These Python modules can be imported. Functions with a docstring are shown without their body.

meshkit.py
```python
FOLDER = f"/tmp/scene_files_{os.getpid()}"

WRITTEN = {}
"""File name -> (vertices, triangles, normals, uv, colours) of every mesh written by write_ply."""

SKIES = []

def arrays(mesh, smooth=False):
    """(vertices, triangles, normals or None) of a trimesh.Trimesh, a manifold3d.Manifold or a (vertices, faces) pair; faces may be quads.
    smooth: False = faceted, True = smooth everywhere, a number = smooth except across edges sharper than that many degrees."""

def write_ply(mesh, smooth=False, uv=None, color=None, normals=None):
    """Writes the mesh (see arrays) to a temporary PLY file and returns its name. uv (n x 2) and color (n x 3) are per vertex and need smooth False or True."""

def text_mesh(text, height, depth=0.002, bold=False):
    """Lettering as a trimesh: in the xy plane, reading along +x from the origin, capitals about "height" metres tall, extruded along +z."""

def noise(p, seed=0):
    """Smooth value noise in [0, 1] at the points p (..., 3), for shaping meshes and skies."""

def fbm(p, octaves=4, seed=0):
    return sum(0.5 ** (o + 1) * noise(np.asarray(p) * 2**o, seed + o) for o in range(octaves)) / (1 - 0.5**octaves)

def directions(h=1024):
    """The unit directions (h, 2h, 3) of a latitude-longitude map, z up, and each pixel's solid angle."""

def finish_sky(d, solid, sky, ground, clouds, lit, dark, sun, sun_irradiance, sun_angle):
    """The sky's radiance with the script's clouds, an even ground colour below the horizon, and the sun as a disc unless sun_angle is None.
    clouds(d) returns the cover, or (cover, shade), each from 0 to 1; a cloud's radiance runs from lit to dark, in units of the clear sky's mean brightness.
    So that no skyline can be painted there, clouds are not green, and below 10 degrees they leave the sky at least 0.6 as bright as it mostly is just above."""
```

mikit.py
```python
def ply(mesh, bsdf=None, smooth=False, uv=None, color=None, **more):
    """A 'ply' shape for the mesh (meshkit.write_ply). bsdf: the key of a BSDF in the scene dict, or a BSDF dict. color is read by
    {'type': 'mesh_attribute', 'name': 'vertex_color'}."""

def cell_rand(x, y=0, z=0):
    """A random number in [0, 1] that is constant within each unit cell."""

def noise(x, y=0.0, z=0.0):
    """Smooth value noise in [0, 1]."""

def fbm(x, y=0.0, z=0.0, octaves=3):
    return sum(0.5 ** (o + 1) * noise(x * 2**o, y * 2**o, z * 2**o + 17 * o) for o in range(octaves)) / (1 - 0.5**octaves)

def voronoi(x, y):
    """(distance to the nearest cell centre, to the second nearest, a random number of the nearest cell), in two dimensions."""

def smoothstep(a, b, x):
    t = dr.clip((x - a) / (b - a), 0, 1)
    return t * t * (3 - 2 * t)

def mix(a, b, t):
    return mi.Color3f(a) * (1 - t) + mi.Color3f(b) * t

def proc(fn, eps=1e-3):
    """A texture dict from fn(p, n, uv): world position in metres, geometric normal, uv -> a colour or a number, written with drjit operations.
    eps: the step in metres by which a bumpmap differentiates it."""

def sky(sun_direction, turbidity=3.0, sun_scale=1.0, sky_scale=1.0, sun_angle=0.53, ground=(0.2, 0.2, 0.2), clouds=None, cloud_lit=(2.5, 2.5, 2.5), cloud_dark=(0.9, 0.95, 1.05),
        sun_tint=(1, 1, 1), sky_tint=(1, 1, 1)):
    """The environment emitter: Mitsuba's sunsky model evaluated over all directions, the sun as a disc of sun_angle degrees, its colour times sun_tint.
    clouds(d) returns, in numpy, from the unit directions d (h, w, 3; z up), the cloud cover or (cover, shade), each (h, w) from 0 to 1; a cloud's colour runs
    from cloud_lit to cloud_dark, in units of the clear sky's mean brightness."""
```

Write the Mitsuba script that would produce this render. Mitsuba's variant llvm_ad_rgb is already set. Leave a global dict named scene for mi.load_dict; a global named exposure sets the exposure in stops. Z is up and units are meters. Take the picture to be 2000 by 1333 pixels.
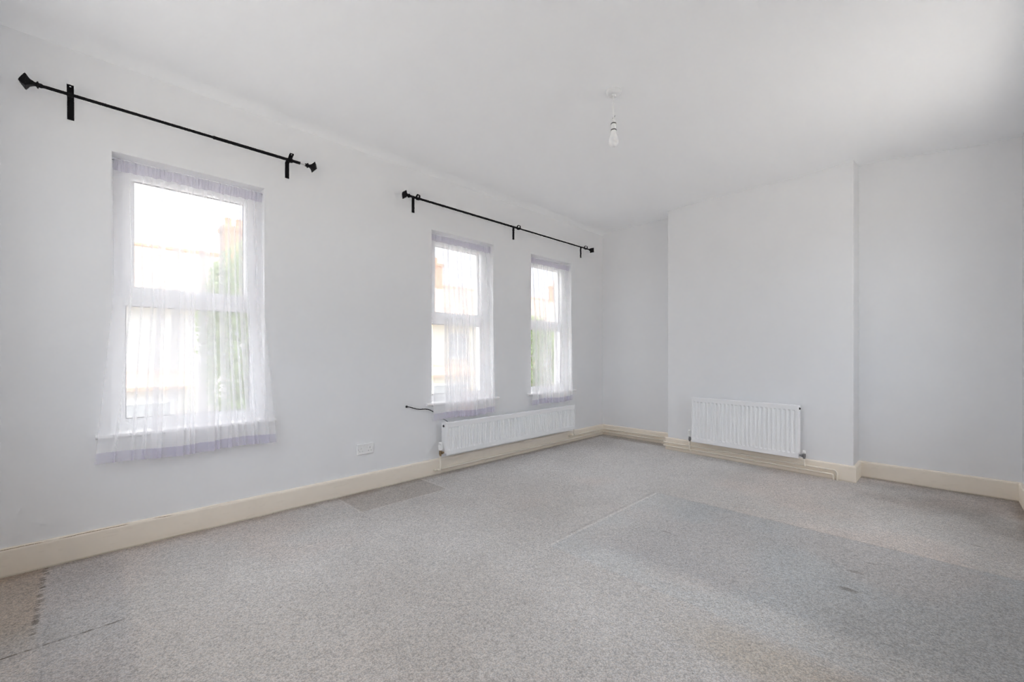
import math
import numpy as np
import trimesh
import shapely
from shapely.geometry import Polygon, LineString, box as sbox
import manifold3d as m3
import drjit as dr
import mitsuba as mi
import mikit
import meshkit
from mikit import proc, noise, fbm, voronoi, cell_rand, smoothstep, mix

T = mi.ScalarTransform4f
scene, labels = {}, {}
rng = np.random.default_rng(7)

# ------------------------------------------------------------------ camera, sky, sun, exposure
# World: x = distance from the window wall into the room, y = along the window wall, z up, metres.
CAM = (3.27, 0.0, 1.10)
scene['camera'] = {
    'type': 'perspective', 'fov': math.degrees(2 * math.atan(1000 / 835)), 'fov_axis': 'x',
    'principal_point_offset_y': -25.5 / 1333, 'near_clip': 0.02, 'far_clip': 500.0,
    'to_world': T().look_at(origin=CAM, target=(CAM[0] - 1, CAM[1] + 1, CAM[2]), up=(0, 0, 1))}


def cloud_cover(d):
    p = d / np.maximum(d[..., 2:3] + 0.25, 0.05)
    f = meshkit.fbm(p * 1.3 + 4.0, 5, seed=3)
    low = np.clip((0.80 - d[..., 2]) / 0.62, 0, 1)           # an overcast sky is brightest overhead
    return 0.72 + 0.28 * np.clip((f - 0.40) / 0.18, 0, 1), np.clip(0.92 * low + 0.2 * np.clip((f - 0.52) / 0.2, 0, 1), 0, 1)


SUN = (0.06, 0.74, 0.67)               # veiled by bright cloud, shining along the street
scene['sky'] = mikit.sky(SUN, turbidity=3.5, sun_scale=0.2, sky_scale=1.0, ground=(0.30, 0.30, 0.30),
                         clouds=cloud_cover, cloud_lit=(2.9, 2.9, 2.9), cloud_dark=(0.99, 1.01, 1.05))
exposure = 4.3

# ------------------------------------------------------------------ helpers
BS = {}


def mat(name, d):
    scene['mat_' + name] = d
    return 'mat_' + name


def rgb(r, g=None, b=None):
    if g is None:
        g = b = r
    return {'type': 'rgb', 'value': [float(r), float(g), float(b)]}


def diffuse(name, c, two=False):
    d = {'type': 'diffuse', 'reflectance': c if isinstance(c, dict) else rgb(*c)}
    return mat(name, {'type': 'twosided', 'bsdf': d} if two else d)


def gloss(name, c, rough=0.35, metallic=0.0, spec=0.5, two=False, **kw):
    d = {'type': 'principled', 'base_color': c if isinstance(c, dict) else rgb(*c), 'roughness': rough, 'metallic': metallic, 'specular': spec, **kw}
    return mat(name, {'type': 'twosided', 'bsdf': d} if two else d)


def numbered(key):
    used = set(scene) | set(labels)
    taken = lambda k: k in used or any(u.startswith(k + '__') for u in used)
    if not taken(key):
        return key
    n = 1
    while taken(f'{key}_{n:03d}'):
        n += 1
    return f'{key}_{n:03d}'


def thing(name, label, cat, group=None):
    key = numbered(name)
    labels[key] = {'label': label, 'category': cat}
    if group:
        labels[key]['group'] = group
    return key


def struct(name, mesh, m, smooth=False, label=None, parent=None):
    key = name if parent is None else numbered(parent + '__' + name)
    scene[key] = mikit.ply(mesh, m, smooth=smooth)
    if parent is None:
        labels[key] = {'kind': 'structure'}
        if label:
            labels[key]['label'] = label
    return key


def obj(name, mesh, m, parent=None, smooth=30, label=None, to_world=None, shape=None):
    key = numbered(name if parent is None else parent + '__' + name)
    d = dict(shape) if shape is not None else mikit.ply(mesh, m, smooth=smooth)
    if to_world is not None:
        d['to_world'] = to_world
    scene[key] = d
    if label:
        labels[key] = {'label': label}
    return key


def cat(*ms):
    return trimesh.util.concatenate([m for m in ms])


def cbox(lo, hi, c=0.002):
    """A box with chamfered edges."""
    lo, hi = np.array(lo, float), np.array(hi, float)
    c = min(c, 0.45 * (hi - lo).min())
    pts = []
    for i in range(8):
        s = np.array([(i >> k) & 1 for k in range(3)])
        p = np.where(s, hi, lo)
        for k in range(3):
            q = p + np.where(s, -c, c)
            q[k] = p[k]
            pts.append(q)
    return trimesh.convex.convex_hull(np.array(pts))


def box(lo, hi):
    lo, hi = np.array(lo, float), np.array(hi, float)
    b = trimesh.creation.box(hi - lo)
    b.apply_translation((lo + hi) / 2)
    return b


def tube(path, r, sides=12, cap=True):
    p = np.asarray(path, float)
    r = np.broadcast_to(r, (len(p),)).astype(float)
    t = np.gradient(p, axis=0)
    t /= np.linalg.norm(t, axis=1, keepdims=True) + 1e-12
    n = np.cross(t[0], [0, 0, 1] if abs(t[0][2]) < 0.9 else [1, 0, 0])
    n /= np.linalg.norm(n)
    V, ang = [], np.arange(sides) * 2 * np.pi / sides
    for i in range(len(p)):
        n = n - t[i] * np.dot(n, t[i])
        n /= np.linalg.norm(n)
        b = np.cross(t[i], n)
        V.append(p[i] + r[i] * (np.cos(ang)[:, None] * n + np.sin(ang)[:, None] * b))
    V = np.vstack(V)
    F = []
    for i in range(len(p) - 1):
        for j in range(sides):
            a, b_, c, d = i * sides + j, i * sides + (j + 1) % sides, (i + 1) * sides + (j + 1) % sides, (i + 1) * sides + j
            F += [[a, b_, c], [a, c, d]]
    if cap:
        V = np.vstack([V, p[:1], p[-1:]])
        k0, k1, o = len(V) - 2, len(V) - 1, (len(p) - 1) * sides
        for j in range(sides):
            F += [[k0, (j + 1) % sides, j], [k1, o + j, o + (j + 1) % sides]]
    return trimesh.Trimesh(V, F, process=False)


def rounded_path(pts, rad=0.03, n=6):
    """Polyline with its corners rounded."""
    pts = [np.array(p, float) for p in pts]
    out = [pts[0]]
    for a, b, c in zip(pts, pts[1:], pts[2:]):
        r = min(rad, 0.45 * np.linalg.norm(a - b), 0.45 * np.linalg.norm(c - b))
        p, q = b + (a - b) / np.linalg.norm(a - b) * r, b + (c - b) / np.linalg.norm(c - b) * r
        for k in range(n + 1):
            s = k / n
            out.append((1 - s) ** 2 * p + 2 * s * (1 - s) * b + s * s * q)
    out.append(pts[-1])
    return out


def lathe(profile, at=(0, 0, 0), axis='z', sides=28):
    """profile: (radius, height) pairs, turned about an axis through `at`."""
    m = trimesh.creation.revolve(np.array(profile, float), sections=sides)
    if m.volume < 0:
        m.invert()
    if axis == 'x':
        m.apply_transform(trimesh.transformations.rotation_matrix(math.pi / 2, [0, 1, 0]))
    elif axis == 'y':
        m.apply_transform(trimesh.transformations.rotation_matrix(-math.pi / 2, [1, 0, 0]))
    elif axis == '-y':
        m.apply_transform(trimesh.transformations.rotation_matrix(math.pi / 2, [1, 0, 0]))
    m.apply_translation(at)
    return m


def extrude_yz(poly, x0, x1):
    """Polygon in (y, z) extruded from x0 to x1."""
    m = trimesh.creation.extrude_polygon(poly, x1 - x0, engine='earcut')
    v = np.array(m.vertices)
    return trimesh.Trimesh(np.stack([v[:, 2] + x0, v[:, 0], v[:, 1]], 1), m.faces, process=False)


def extrude_xz(poly, y0, y1):
    m = trimesh.creation.extrude_polygon(poly, y1 - y0, engine='earcut')
    v = np.array(m.vertices)
    return trimesh.Trimesh(np.stack([v[:, 0], v[:, 2] + y0, v[:, 1]], 1), m.faces[:, ::-1], process=False)


def extrude_xy(poly, z0, z1):
    m = trimesh.creation.extrude_polygon(poly, z1 - z0, engine='earcut')
    m.apply_translation((0, 0, z0))
    return m


def ring_poly(y0, y1, z0, z1, b, top=None, bot=None):
    return sbox(y0, z0, y1, z1).difference(sbox(y0 + b, z0 + (bot or b), y1 - b, z1 - (top or b)))


def to_manifold(t):
    t = trimesh.Trimesh(t.vertices, t.faces)
    return m3.Manifold(m3.Mesh(np.array(t.vertices, np.float32), np.array(t.faces, np.uint32)))


def from_manifold(m):
    k = m.to_mesh()
    return trimesh.Trimesh(k.vert_properties[:, :3], k.tri_verts, process=False)


# ------------------------------------------------------------------ materials
def wall_col(p, n, uv):
    f = fbm(p.x * 1.1 + p.y * 0.6, p.y * 0.9 + 3.0, p.z * 1.1, 3)
    s = 0.985 + 0.03 * (f - 0.5)
    return mi.Color3f(0.846 * s, 0.850 * s, 0.858 * s)


def ceil_bump(p, n, uv):
    a = p.y * 0.94 - p.x * 0.34
    b = p.x * 0.94 + p.y * 0.34
    return fbm(a * 5.0, b * 0.9, 0, 3) * 0.010 + noise(p.x * 2.0, p.y * 2.0) * 0.006


M_WALL = diffuse('wall', proc(wall_col))
M_CEIL = mat('ceiling', {'type': 'bumpmap', 'arbitrary': proc(ceil_bump, eps=0.02), 'scale': 1.0, 'bsdf': {'type': 'diffuse', 'reflectance': rgb(0.925, 0.935, 0.945)}})


def cream_col(p, n, uv):
    f = fbm(p.x * 6 + p.y * 5, p.z * 9, p.y * 2, 3)
    c = mix((0.86, 0.79, 0.685), (0.83, 0.755, 0.65), f)
    scuff = smoothstep(0.66, 0.80, fbm(p.x * 17 + p.y * 15, p.z * 55, 4.0, 3))
    c = mix(c, mi.Color3f(0.55, 0.49, 0.40), scuff * 0.10)
    # worn brown hairline along the top edge of the skirting under the nearest window
    w = 0.1345 + 0.003 * (noise(p.y * 14) - 0.5)
    hair = smoothstep(0.0022, 0.0008, dr.abs(p.z - w)) * smoothstep(0.75, 0.2, p.y) * smoothstep(0.35, 0.6, noise(p.y * 9 + 3)) * dr.select(p.x < 0.1, mi.Float(1), mi.Float(0))
    c = mix(c, mi.Color3f(0.25, 0.17, 0.10), hair * 0.85)
    low = smoothstep(0.012, 0.002, p.z) * (0.4 + 0.6 * noise(p.x * 8 + p.y * 8))
    return mix(c, mi.Color3f(0.36, 0.30, 0.22), low * 0.7)


M_CREAM = gloss('cream_paint', proc(cream_col), rough=0.42, spec=0.35)
M_PIPE = gloss('pipe_paint', (0.80, 0.745, 0.64), rough=0.3, spec=0.5)


def carpet_col(p, n, uv):
    x, y = p.x, p.y
    big = fbm(x * 0.9 + 5, y * 0.9, 1.0, 4)
    mid = fbm(x * 4.0, y * 4.0, 2.0, 3)
    c = mix((0.545, 0.520, 0.500), (0.625, 0.605, 0.590), smoothstep(0.3, 0.7, big))
    c = c * (0.94 + 0.12 * mid)
    # pinkish and yellowish old staining
    pink = smoothstep(0.52, 0.75, fbm(x * 1.3 + 9, y * 1.3 + 2, 5.0, 3))
    c = mix(c, c * mi.Color3f(1.02, 0.975, 0.955), pink)
    # cooler, greyer rectangle where a rug or bed base lay; its margin on the near side stays light
    wob = 0.03 * (noise(x * 5, y * 5) - 0.5)
    inr = smoothstep(1.675, 1.705, x) * smoothstep(1.87, 1.90, y) * smoothstep(3.225, 3.195, y)
    dark = smoothstep(1.72, 2.15, x + wob) * smoothstep(2.02, 2.16, y + wob) * smoothstep(3.225, 3.195, y)
    c = mix(c, c * mi.Color3f(0.97, 1.0, 1.02), inr)
    c = mix(c, c * mi.Color3f(0.80, 0.825, 0.85), dark * (0.75 + 0.5 * (mid - 0.4)))
    ridge = smoothstep(0.012, 0.003, dr.abs(x - 1.686)) * smoothstep(1.84, 1.9, y) * smoothstep(3.24, 3.18, y)
    ridge = dr.maximum(ridge, 0.35 * smoothstep(0.012, 0.002, dr.abs(y - 1.905)) * smoothstep(1.67, 1.72, x))
    c = mix(c, mi.Color3f(0.74, 0.72, 0.70), ridge * 0.65)
    edge = 0.5 * smoothstep(0.012, 0.003, dr.abs(y - 3.212)) * smoothstep(1.68, 1.72, x)
    edge = dr.maximum(edge, 0.55 * smoothstep(0.014, 0.004, dr.abs(x - 1.662)) * smoothstep(1.9, 2.3, y) * smoothstep(3.24, 3.2, y))
    c = mix(c, c * 0.78, edge)
    # seams and furniture dents along the window wall
    seam1 = smoothstep(0.016, 0.003, dr.abs(y + 0.14 - 0.012 * (noise(x * 30) - 0.5))) * smoothstep(0.85, 0.7, x) * smoothstep(0.35, 0.6, noise(x * 130, 2.0)) * (0.5 + 0.5 * noise(x * 17, 4.0))
    seam2 = smoothstep(0.010, 0.002, dr.abs(x - 0.88 - 0.008 * (noise(y * 20) - 0.5))) * smoothstep(0.14, 0.08, y) * (0.35 + 0.65 * smoothstep(0.3, 0.6, noise(y * 60, 5.0)))
    c = mix(c, mi.Color3f(0.15, 0.125, 0.105), dr.maximum(seam1 * 0.85, seam2 * 0.7))
    brown = smoothstep(-0.13, -0.16, y) * smoothstep(0.95, 0.6, x)
    c = mix(c, c * mi.Color3f(0.86, 0.80, 0.73), brown)
    imp = smoothstep(-0.14, -0.11, y) * smoothstep(0.16, 0.10, y) * smoothstep(2.1, 1.2, x)
    c = mix(c, c * mi.Color3f(0.90, 0.92, 0.945), imp)
    box1 = smoothstep(1.35, 1.37, y) * smoothstep(2.11, 2.08, y) * smoothstep(0.44, 0.42, x)
    c = mix(c, c * mi.Color3f(0.87, 0.845, 0.82), box1)
    ln = dr.maximum(smoothstep(0.010, 0.003, dr.abs(y - 2.095)) * smoothstep(0.5, 0.4, x), 0.7 * smoothstep(0.012, 0.003, dr.abs(y - 1.36)) * smoothstep(0.5, 0.4, x))
    ln = dr.maximum(ln, 0.6 * smoothstep(0.010, 0.003, dr.abs(x - 0.432)) * smoothstep(1.3, 1.4, y) * smoothstep(2.14, 2.08, y))
    c = mix(c, mi.Color3f(0.70, 0.67, 0.64), ln * 0.6)
    # castor dents
    for (dx, dy, r, a) in ((2.08, 2.54, 0.035, 0.45), (2.97, 2.52, 0.038, 0.8), (2.969, 2.749, 0.032, 0.6), (3.02, 2.92, 0.025, 0.35), (3.42, 3.62, 0.03, 0.4), (1.27, 4.36, 0.022, 0.4)):
        ddx, ddy = (x - dx) / r, (y - dy) / (0.55 * r)
        e = dr.sqrt(ddx * ddx + ddy * ddy) + 0.5 * (noise(x * 60, y * 60) - 0.5)
        c = mix(c, c * mi.Color3f(0.55, 0.52, 0.50), smoothstep(1.1, 0.5, e) * a)
        c = mix(c, c * 1.12, smoothstep(0.4, 0.0, dr.abs(e - 1.5)) * a * 0.5)
    # dirty patches far right, a rusty brown one near the camera
    d1 = smoothstep(0.35, 0.75, fbm(x * 3 + 2, y * 3, 9.0, 3)) * smoothstep(3.5, 4.0, y) * smoothstep(2.4, 3.0, x)
    c = mix(c, c * mi.Color3f(0.82, 0.81, 0.80), d1)
    bx, by = (x - 3.0) / 0.5, (y - 1.72) / 0.14
    c = mix(c, c * mi.Color3f(0.95, 0.91, 0.85), smoothstep(1.2, 0.3, dr.sqrt(bx * bx + by * by) + 0.6 * (mid - 0.5)))
    # gripper-edge dirt and painted corner shade along the skirting
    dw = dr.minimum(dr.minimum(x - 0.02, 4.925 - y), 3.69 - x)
    edge_dirt_shade = smoothstep(0.10, 0.0, dw + 0.04 * (noise(x * 12, y * 12) - 0.5))
    c = mix(c, c * mi.Color3f(0.74, 0.70, 0.655), edge_dirt_shade)
    # crumbs
    d_, _, w_ = voronoi(x * 5.5, y * 5.5)
    c = mix(c, c * 0.45, smoothstep(0.030, 0.012, d_) * dr.select(w_ > 0.72, mi.Float(0.7), mi.Float(0)))
    # brownish dirt with painted light falloff, darker towards the camera
    dirt_falloff = smoothstep(1.75, 0.65, y + 0.5 * (big - 0.5)) * smoothstep(0.7, 1.9, x) + 0.6 * smoothstep(2.7, 3.3, x) * smoothstep(3.0, 1.6, y)
    c = mix(c, c * mi.Color3f(0.80, 0.775, 0.75), dr.clip(dirt_falloff, 0, 1) * (0.75 + 0.5 * (mid - 0.5)))
    # twisted yarn of the pile
    t1, _, r1 = voronoi(x * 170, y * 170)
    t2 = noise(x * 330, y * 330, 3.0)
    f = 0.80 + 0.30 * r1 - 0.22 * smoothstep(0.25, 0.75, t1) + 0.18 * (t2 - 0.5) + 0.10
    f = f + 0.22 * (noise(x * 95, y * 95, 7.0) - 0.5)
    hue = (cell_rand(dr.floor(x * 210), dr.floor(y * 210), 4) - 0.5) * 0.05
    return c * f * mi.Color3f(1 + hue, 1.0, 1 - hue)


def carpet_bump(p, n, uv):
    t1, _, r1 = voronoi(p.x * 170, p.y * 170)
    return (0.75 - t1) * 0.003 + noise(p.x * 60, p.y * 60) * 0.002 + noise(p.x * 9, p.y * 9) * 0.004


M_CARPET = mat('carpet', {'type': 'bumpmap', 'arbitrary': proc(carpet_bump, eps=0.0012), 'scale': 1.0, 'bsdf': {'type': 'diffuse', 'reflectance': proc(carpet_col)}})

M_UPVC = gloss('upvc', (0.86, 0.87, 0.885), rough=0.25, spec=0.5)
M_GASKET = gloss('gasket', (0.12, 0.12, 0.13), rough=0.6)
M_SILL = gloss('sill_paint', (0.84, 0.84, 0.84), rough=0.35, spec=0.5)
M_GLASS = mat('pane_glass', {'type': 'thindielectric'})
M_BLACK = gloss('black_metal', (0.006, 0.006, 0.007), rough=0.5, spec=0.12)
M_STEEL = gloss('bare_steel', (0.62, 0.62, 0.62), rough=0.3, metallic=1.0)
M_RAD = gloss('radiator_enamel', (0.855, 0.86, 0.865), rough=0.28, spec=0.5)
M_PLASTIC = gloss('white_plastic', (0.84, 0.84, 0.83), rough=0.3, spec=0.5)
M_BRASS = gloss('tarnished_brass', (0.30, 0.21, 0.12), rough=0.4, metallic=0.8)
M_CHROME = gloss('dull_chrome', (0.28, 0.28, 0.29), rough=0.35, metallic=0.9)
M_DARK = gloss('dark_plastic', (0.02, 0.02, 0.02), rough=0.4)
M_ROSE = gloss('rose_plastic', (0.76, 0.765, 0.77), rough=0.35, spec=0.4)
M_BULB = gloss('bulb_diffuser', (0.82, 0.825, 0.83), rough=0.12, spec=0.6)
M_CABLE = gloss('black_cable', (0.015, 0.015, 0.016), rough=0.45)
M_GREYCABLE = gloss('grey_cable', (0.22, 0.22, 0.23), rough=0.5)


def weave(base, amp):
    def fn(p, n, uv):
        w = noise(p.y * 150, p.z * 0.7, 1.0)
        v = noise(p.y * 60, p.z * 1.3, 5.0)
        return mi.Float(base) + amp * (w - 0.5) + amp * (v - 0.5)
    return fn


def sheer(name, col, opacity, amp):
    return mat(name, {'type': 'mask', 'opacity': proc(weave(opacity, amp)),
                      'bsdf': {'type': 'principledthin', 'base_color': rgb(*col), 'roughness': 0.7, 'diff_trans': 0.45, 'spec_trans': 0.0, 'eta': 1.2}})


M_SHEER = sheer('sheer_fabric', (0.915, 0.912, 0.93), 0.46, 0.06)
M_HEM = sheer('sheer_hem', (0.72, 0.70, 0.81), 0.46, 0.04)
M_HEADER = sheer('sheer_header', (0.70, 0.675, 0.77), 0.52, 0.08)

# ------------------------------------------------------------------ the room
H = 2.755
XR, YR, YB = 3.707, 4.945, -0.45       # right wall, right alcove, wall behind the camera
YA = 5.03                              # left alcove
BL, BR = (1.046, 4.775), (2.749, 4.662)   # the two front corners of the chimney breast
PLAN = [(0, YB), (0, YA), (BL[0], YA), BL, BR, (BR[0] + 0.006, YR), (XR, YR), (XR, YB)]
WIN = [(0.108, 0.872), (2.235, 2.995), (3.573, 4.325)]
Z0, Z1 = 0.655, 2.235
WT = 0.28

wl = sbox(YB - 0.25, -0.02, YA + 0.25, 2.95)
for a, b in WIN:
    wl = wl.difference(sbox(a, Z0 - 0.03, b, Z1))
struct('wall_left', extrude_yz(wl, -WT, 0), M_WALL)
back = Polygon([(0, YA + 0.25), (0, YA), (BL[0], YA), BL, BR, (BR[0] + 0.006, YR), (XR, YR), (XR, YA + 0.25)])
alc_l = Polygon([(0, YA + 0.25), (0, YA), (BL[0], YA), (BL[0], YA + 0.25)])
alc_r = Polygon([(BR[0] + 0.006, YA + 0.25), (BR[0] + 0.006, YR), (XR, YR), (XR, YA + 0.25)])
breast = Polygon([(BL[0], YA + 0.25), BL, BR, (BR[0] + 0.006, YR), (BR[0] + 0.006, YA + 0.25)])
struct('wall_back', cat(extrude_xy(alc_l, -0.02, 2.95), extrude_xy(alc_r, -0.02, 2.95)), M_WALL)
bm = extrude_xy(breast.buffer(-0.004).buffer(0.004, quad_segs=3), -0.02, 2.95)
struct('chimney_breast', bm, M_WALL, parent='wall_back')
DZ = 0.20                             # these sit a little higher
FILL_WIN_R, FILL_WIN_B = [(2.50, 4.15)], [(0.50, 3.50)]     # added unseen windows beside and behind the camera, for fill light
wr = sbox(YB - 0.25, -0.02, YA + 0.25, 2.95)
for a, b in FILL_WIN_R:
    wr = wr.difference(sbox(a, Z0 + DZ - 0.03, b, Z1 + DZ))
struct('wall_right', extrude_yz(wr, XR, XR + WT), M_WALL)
wb = sbox(0, -0.02, XR, 2.95)
for a, b in FILL_WIN_B:
    wb = wb.difference(sbox(a, Z0 + DZ - 0.03, b, Z1 + DZ))
struct('wall_rear', extrude_xz(wb, YB - WT, YB), M_WALL)
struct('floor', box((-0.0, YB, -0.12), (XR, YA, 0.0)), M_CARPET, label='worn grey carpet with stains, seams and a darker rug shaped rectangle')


def ceiling_mesh():
    nx, ny = 75, 110
    xs, ys = np.linspace(-0.05, XR + 0.05, nx), np.linspace(YB - 0.05, YA + 0.08, ny)
    xs = np.concatenate([np.linspace(-0.05, 0.16, 16)[:-1], np.linspace(0.16, XR + 0.05, nx)])
    nx = len(xs)
    X, Y = np.meshgrid(xs, ys, indexing='ij')
    P = np.stack([X, Y, X * 0], -1)
    Z = H + 0.012 * (meshkit.fbm(P * 0.8 + 3, 3, seed=5) - 0.5)
    Z -= 0.035 * np.clip(1 - X / 0.11, 0, 1.4) ** 2          # coved plaster over the windows
    Z += 0.045 * np.exp(-(((X - 2.85) / 0.35) ** 2 + ((Y - 5.0) / 0.4) ** 2)) - 0.03 * np.exp(-(((X - 3.75) / 0.5) ** 2 + ((Y - 5.0) / 0.8) ** 2))
    Z -= 0.02 * np.exp(-(((X - 2.5) / 0.5) ** 2 + ((Y - 4.6) / 0.3) ** 2))
    top = np.full_like(Z, 2.94)
    V = np.vstack([np.stack([X, Y, Z], -1).reshape(-1, 3), np.stack([X, Y, top], -1).reshape(-1, 3)])
    i, j = np.meshgrid(np.arange(nx - 1), np.arange(ny - 1), indexing='ij')
    a = (i * ny + j).ravel()
    q = np.stack([a, a + 1, a + ny + 1, a + ny], 1)
    F = np.vstack([q[:, [0, 1, 2]], q[:, [0, 2, 3]]])
    n = nx * ny
    G = F[:, ::-1] + n
    side = []
    loop = [(k, 0) for k in range(nx)] + [(nx - 1, k) for k in range(1, ny)] + [(k, ny - 1) for k in range(nx - 2, -1, -1)] + [(0, k) for k in range(ny - 2, 0, -1)]
    ids = [a * ny + b for a, b in loop]
    for a, b in zip(ids, ids[1:] + ids[:1]):
        side += [[a, b + n, b], [a, a + n, b + n]]
    return trimesh.Trimesh(V, np.vstack([F, G, side]), process=False)


struct('ceiling', ceiling_mesh(), M_CEIL, smooth=35, label='uneven white plaster ceiling')


# skirting boards: one profile mitred round the plan
def offset_plan(d):
    pts = [np.array(p, float) for p in PLAN]
    out = []
    for k, p in enumerate(pts):
        a, b = pts[k - 1], pts[(k + 1) % len(pts)]
        t1, t2 = (p - a) / np.linalg.norm(p - a), (b - p) / np.linalg.norm(b - p)
        n1, n2 = np.array([t1[1], -t1[0]]), np.array([t2[1], -t2[0]])    # the plan runs clockwise: the room lies right of the walk
        m = (n1 + n2)
        m = m / np.dot(m, m) * 2
        out.append(p + m * d)
    return out


PROFILE = [(0.0, 0.0), (0.020, 0.0), (0.020, 0.124), (0.0185, 0.131), (0.014, 0.137), (0.008, 0.1395), (0.0, 0.1395)]
RINGS = [offset_plan(d) for d, z in PROFILE]


def skirting(segments):
    ms = []
    for k in segments:
        k2 = (k + 1) % len(PLAN)
        A = np.array([[*RINGS[i][k], PROFILE[i][1]] for i in range(len(PROFILE))])
        B = np.array([[*RINGS[i][k2], PROFILE[i][1]] for i in range(len(PROFILE))])
        n = len(PROFILE)
        F = []
        for i in range(n):
            j = (i + 1) % n
            F += [[i, j, n + j], [i, n + j, n + i]]
        F += [[0, i + 1, i] for i in range(1, n - 1)] + [[n, n + i, n + i + 1] for i in range(1, n - 1)]
        m = trimesh.Trimesh(np.vstack([A, B]), F, process=False)
        if m.volume < 0:
            m.invert()
        ms.append(m)
    return cat(*ms)


struct('baseboard_left', skirting([0]), M_CREAM)
struct('baseboard_back', skirting([1, 5]), M_CREAM)
struct('chimney_board', skirting([2, 3, 4]), M_CREAM, parent='baseboard_back')
struct('baseboard_right', skirting([6]), M_CREAM)
struct('baseboard_rear', skirting([7]), M_CREAM)

# ------------------------------------------------------------------ windows
XF = -0.095                                # room-side face of the frame


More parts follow.
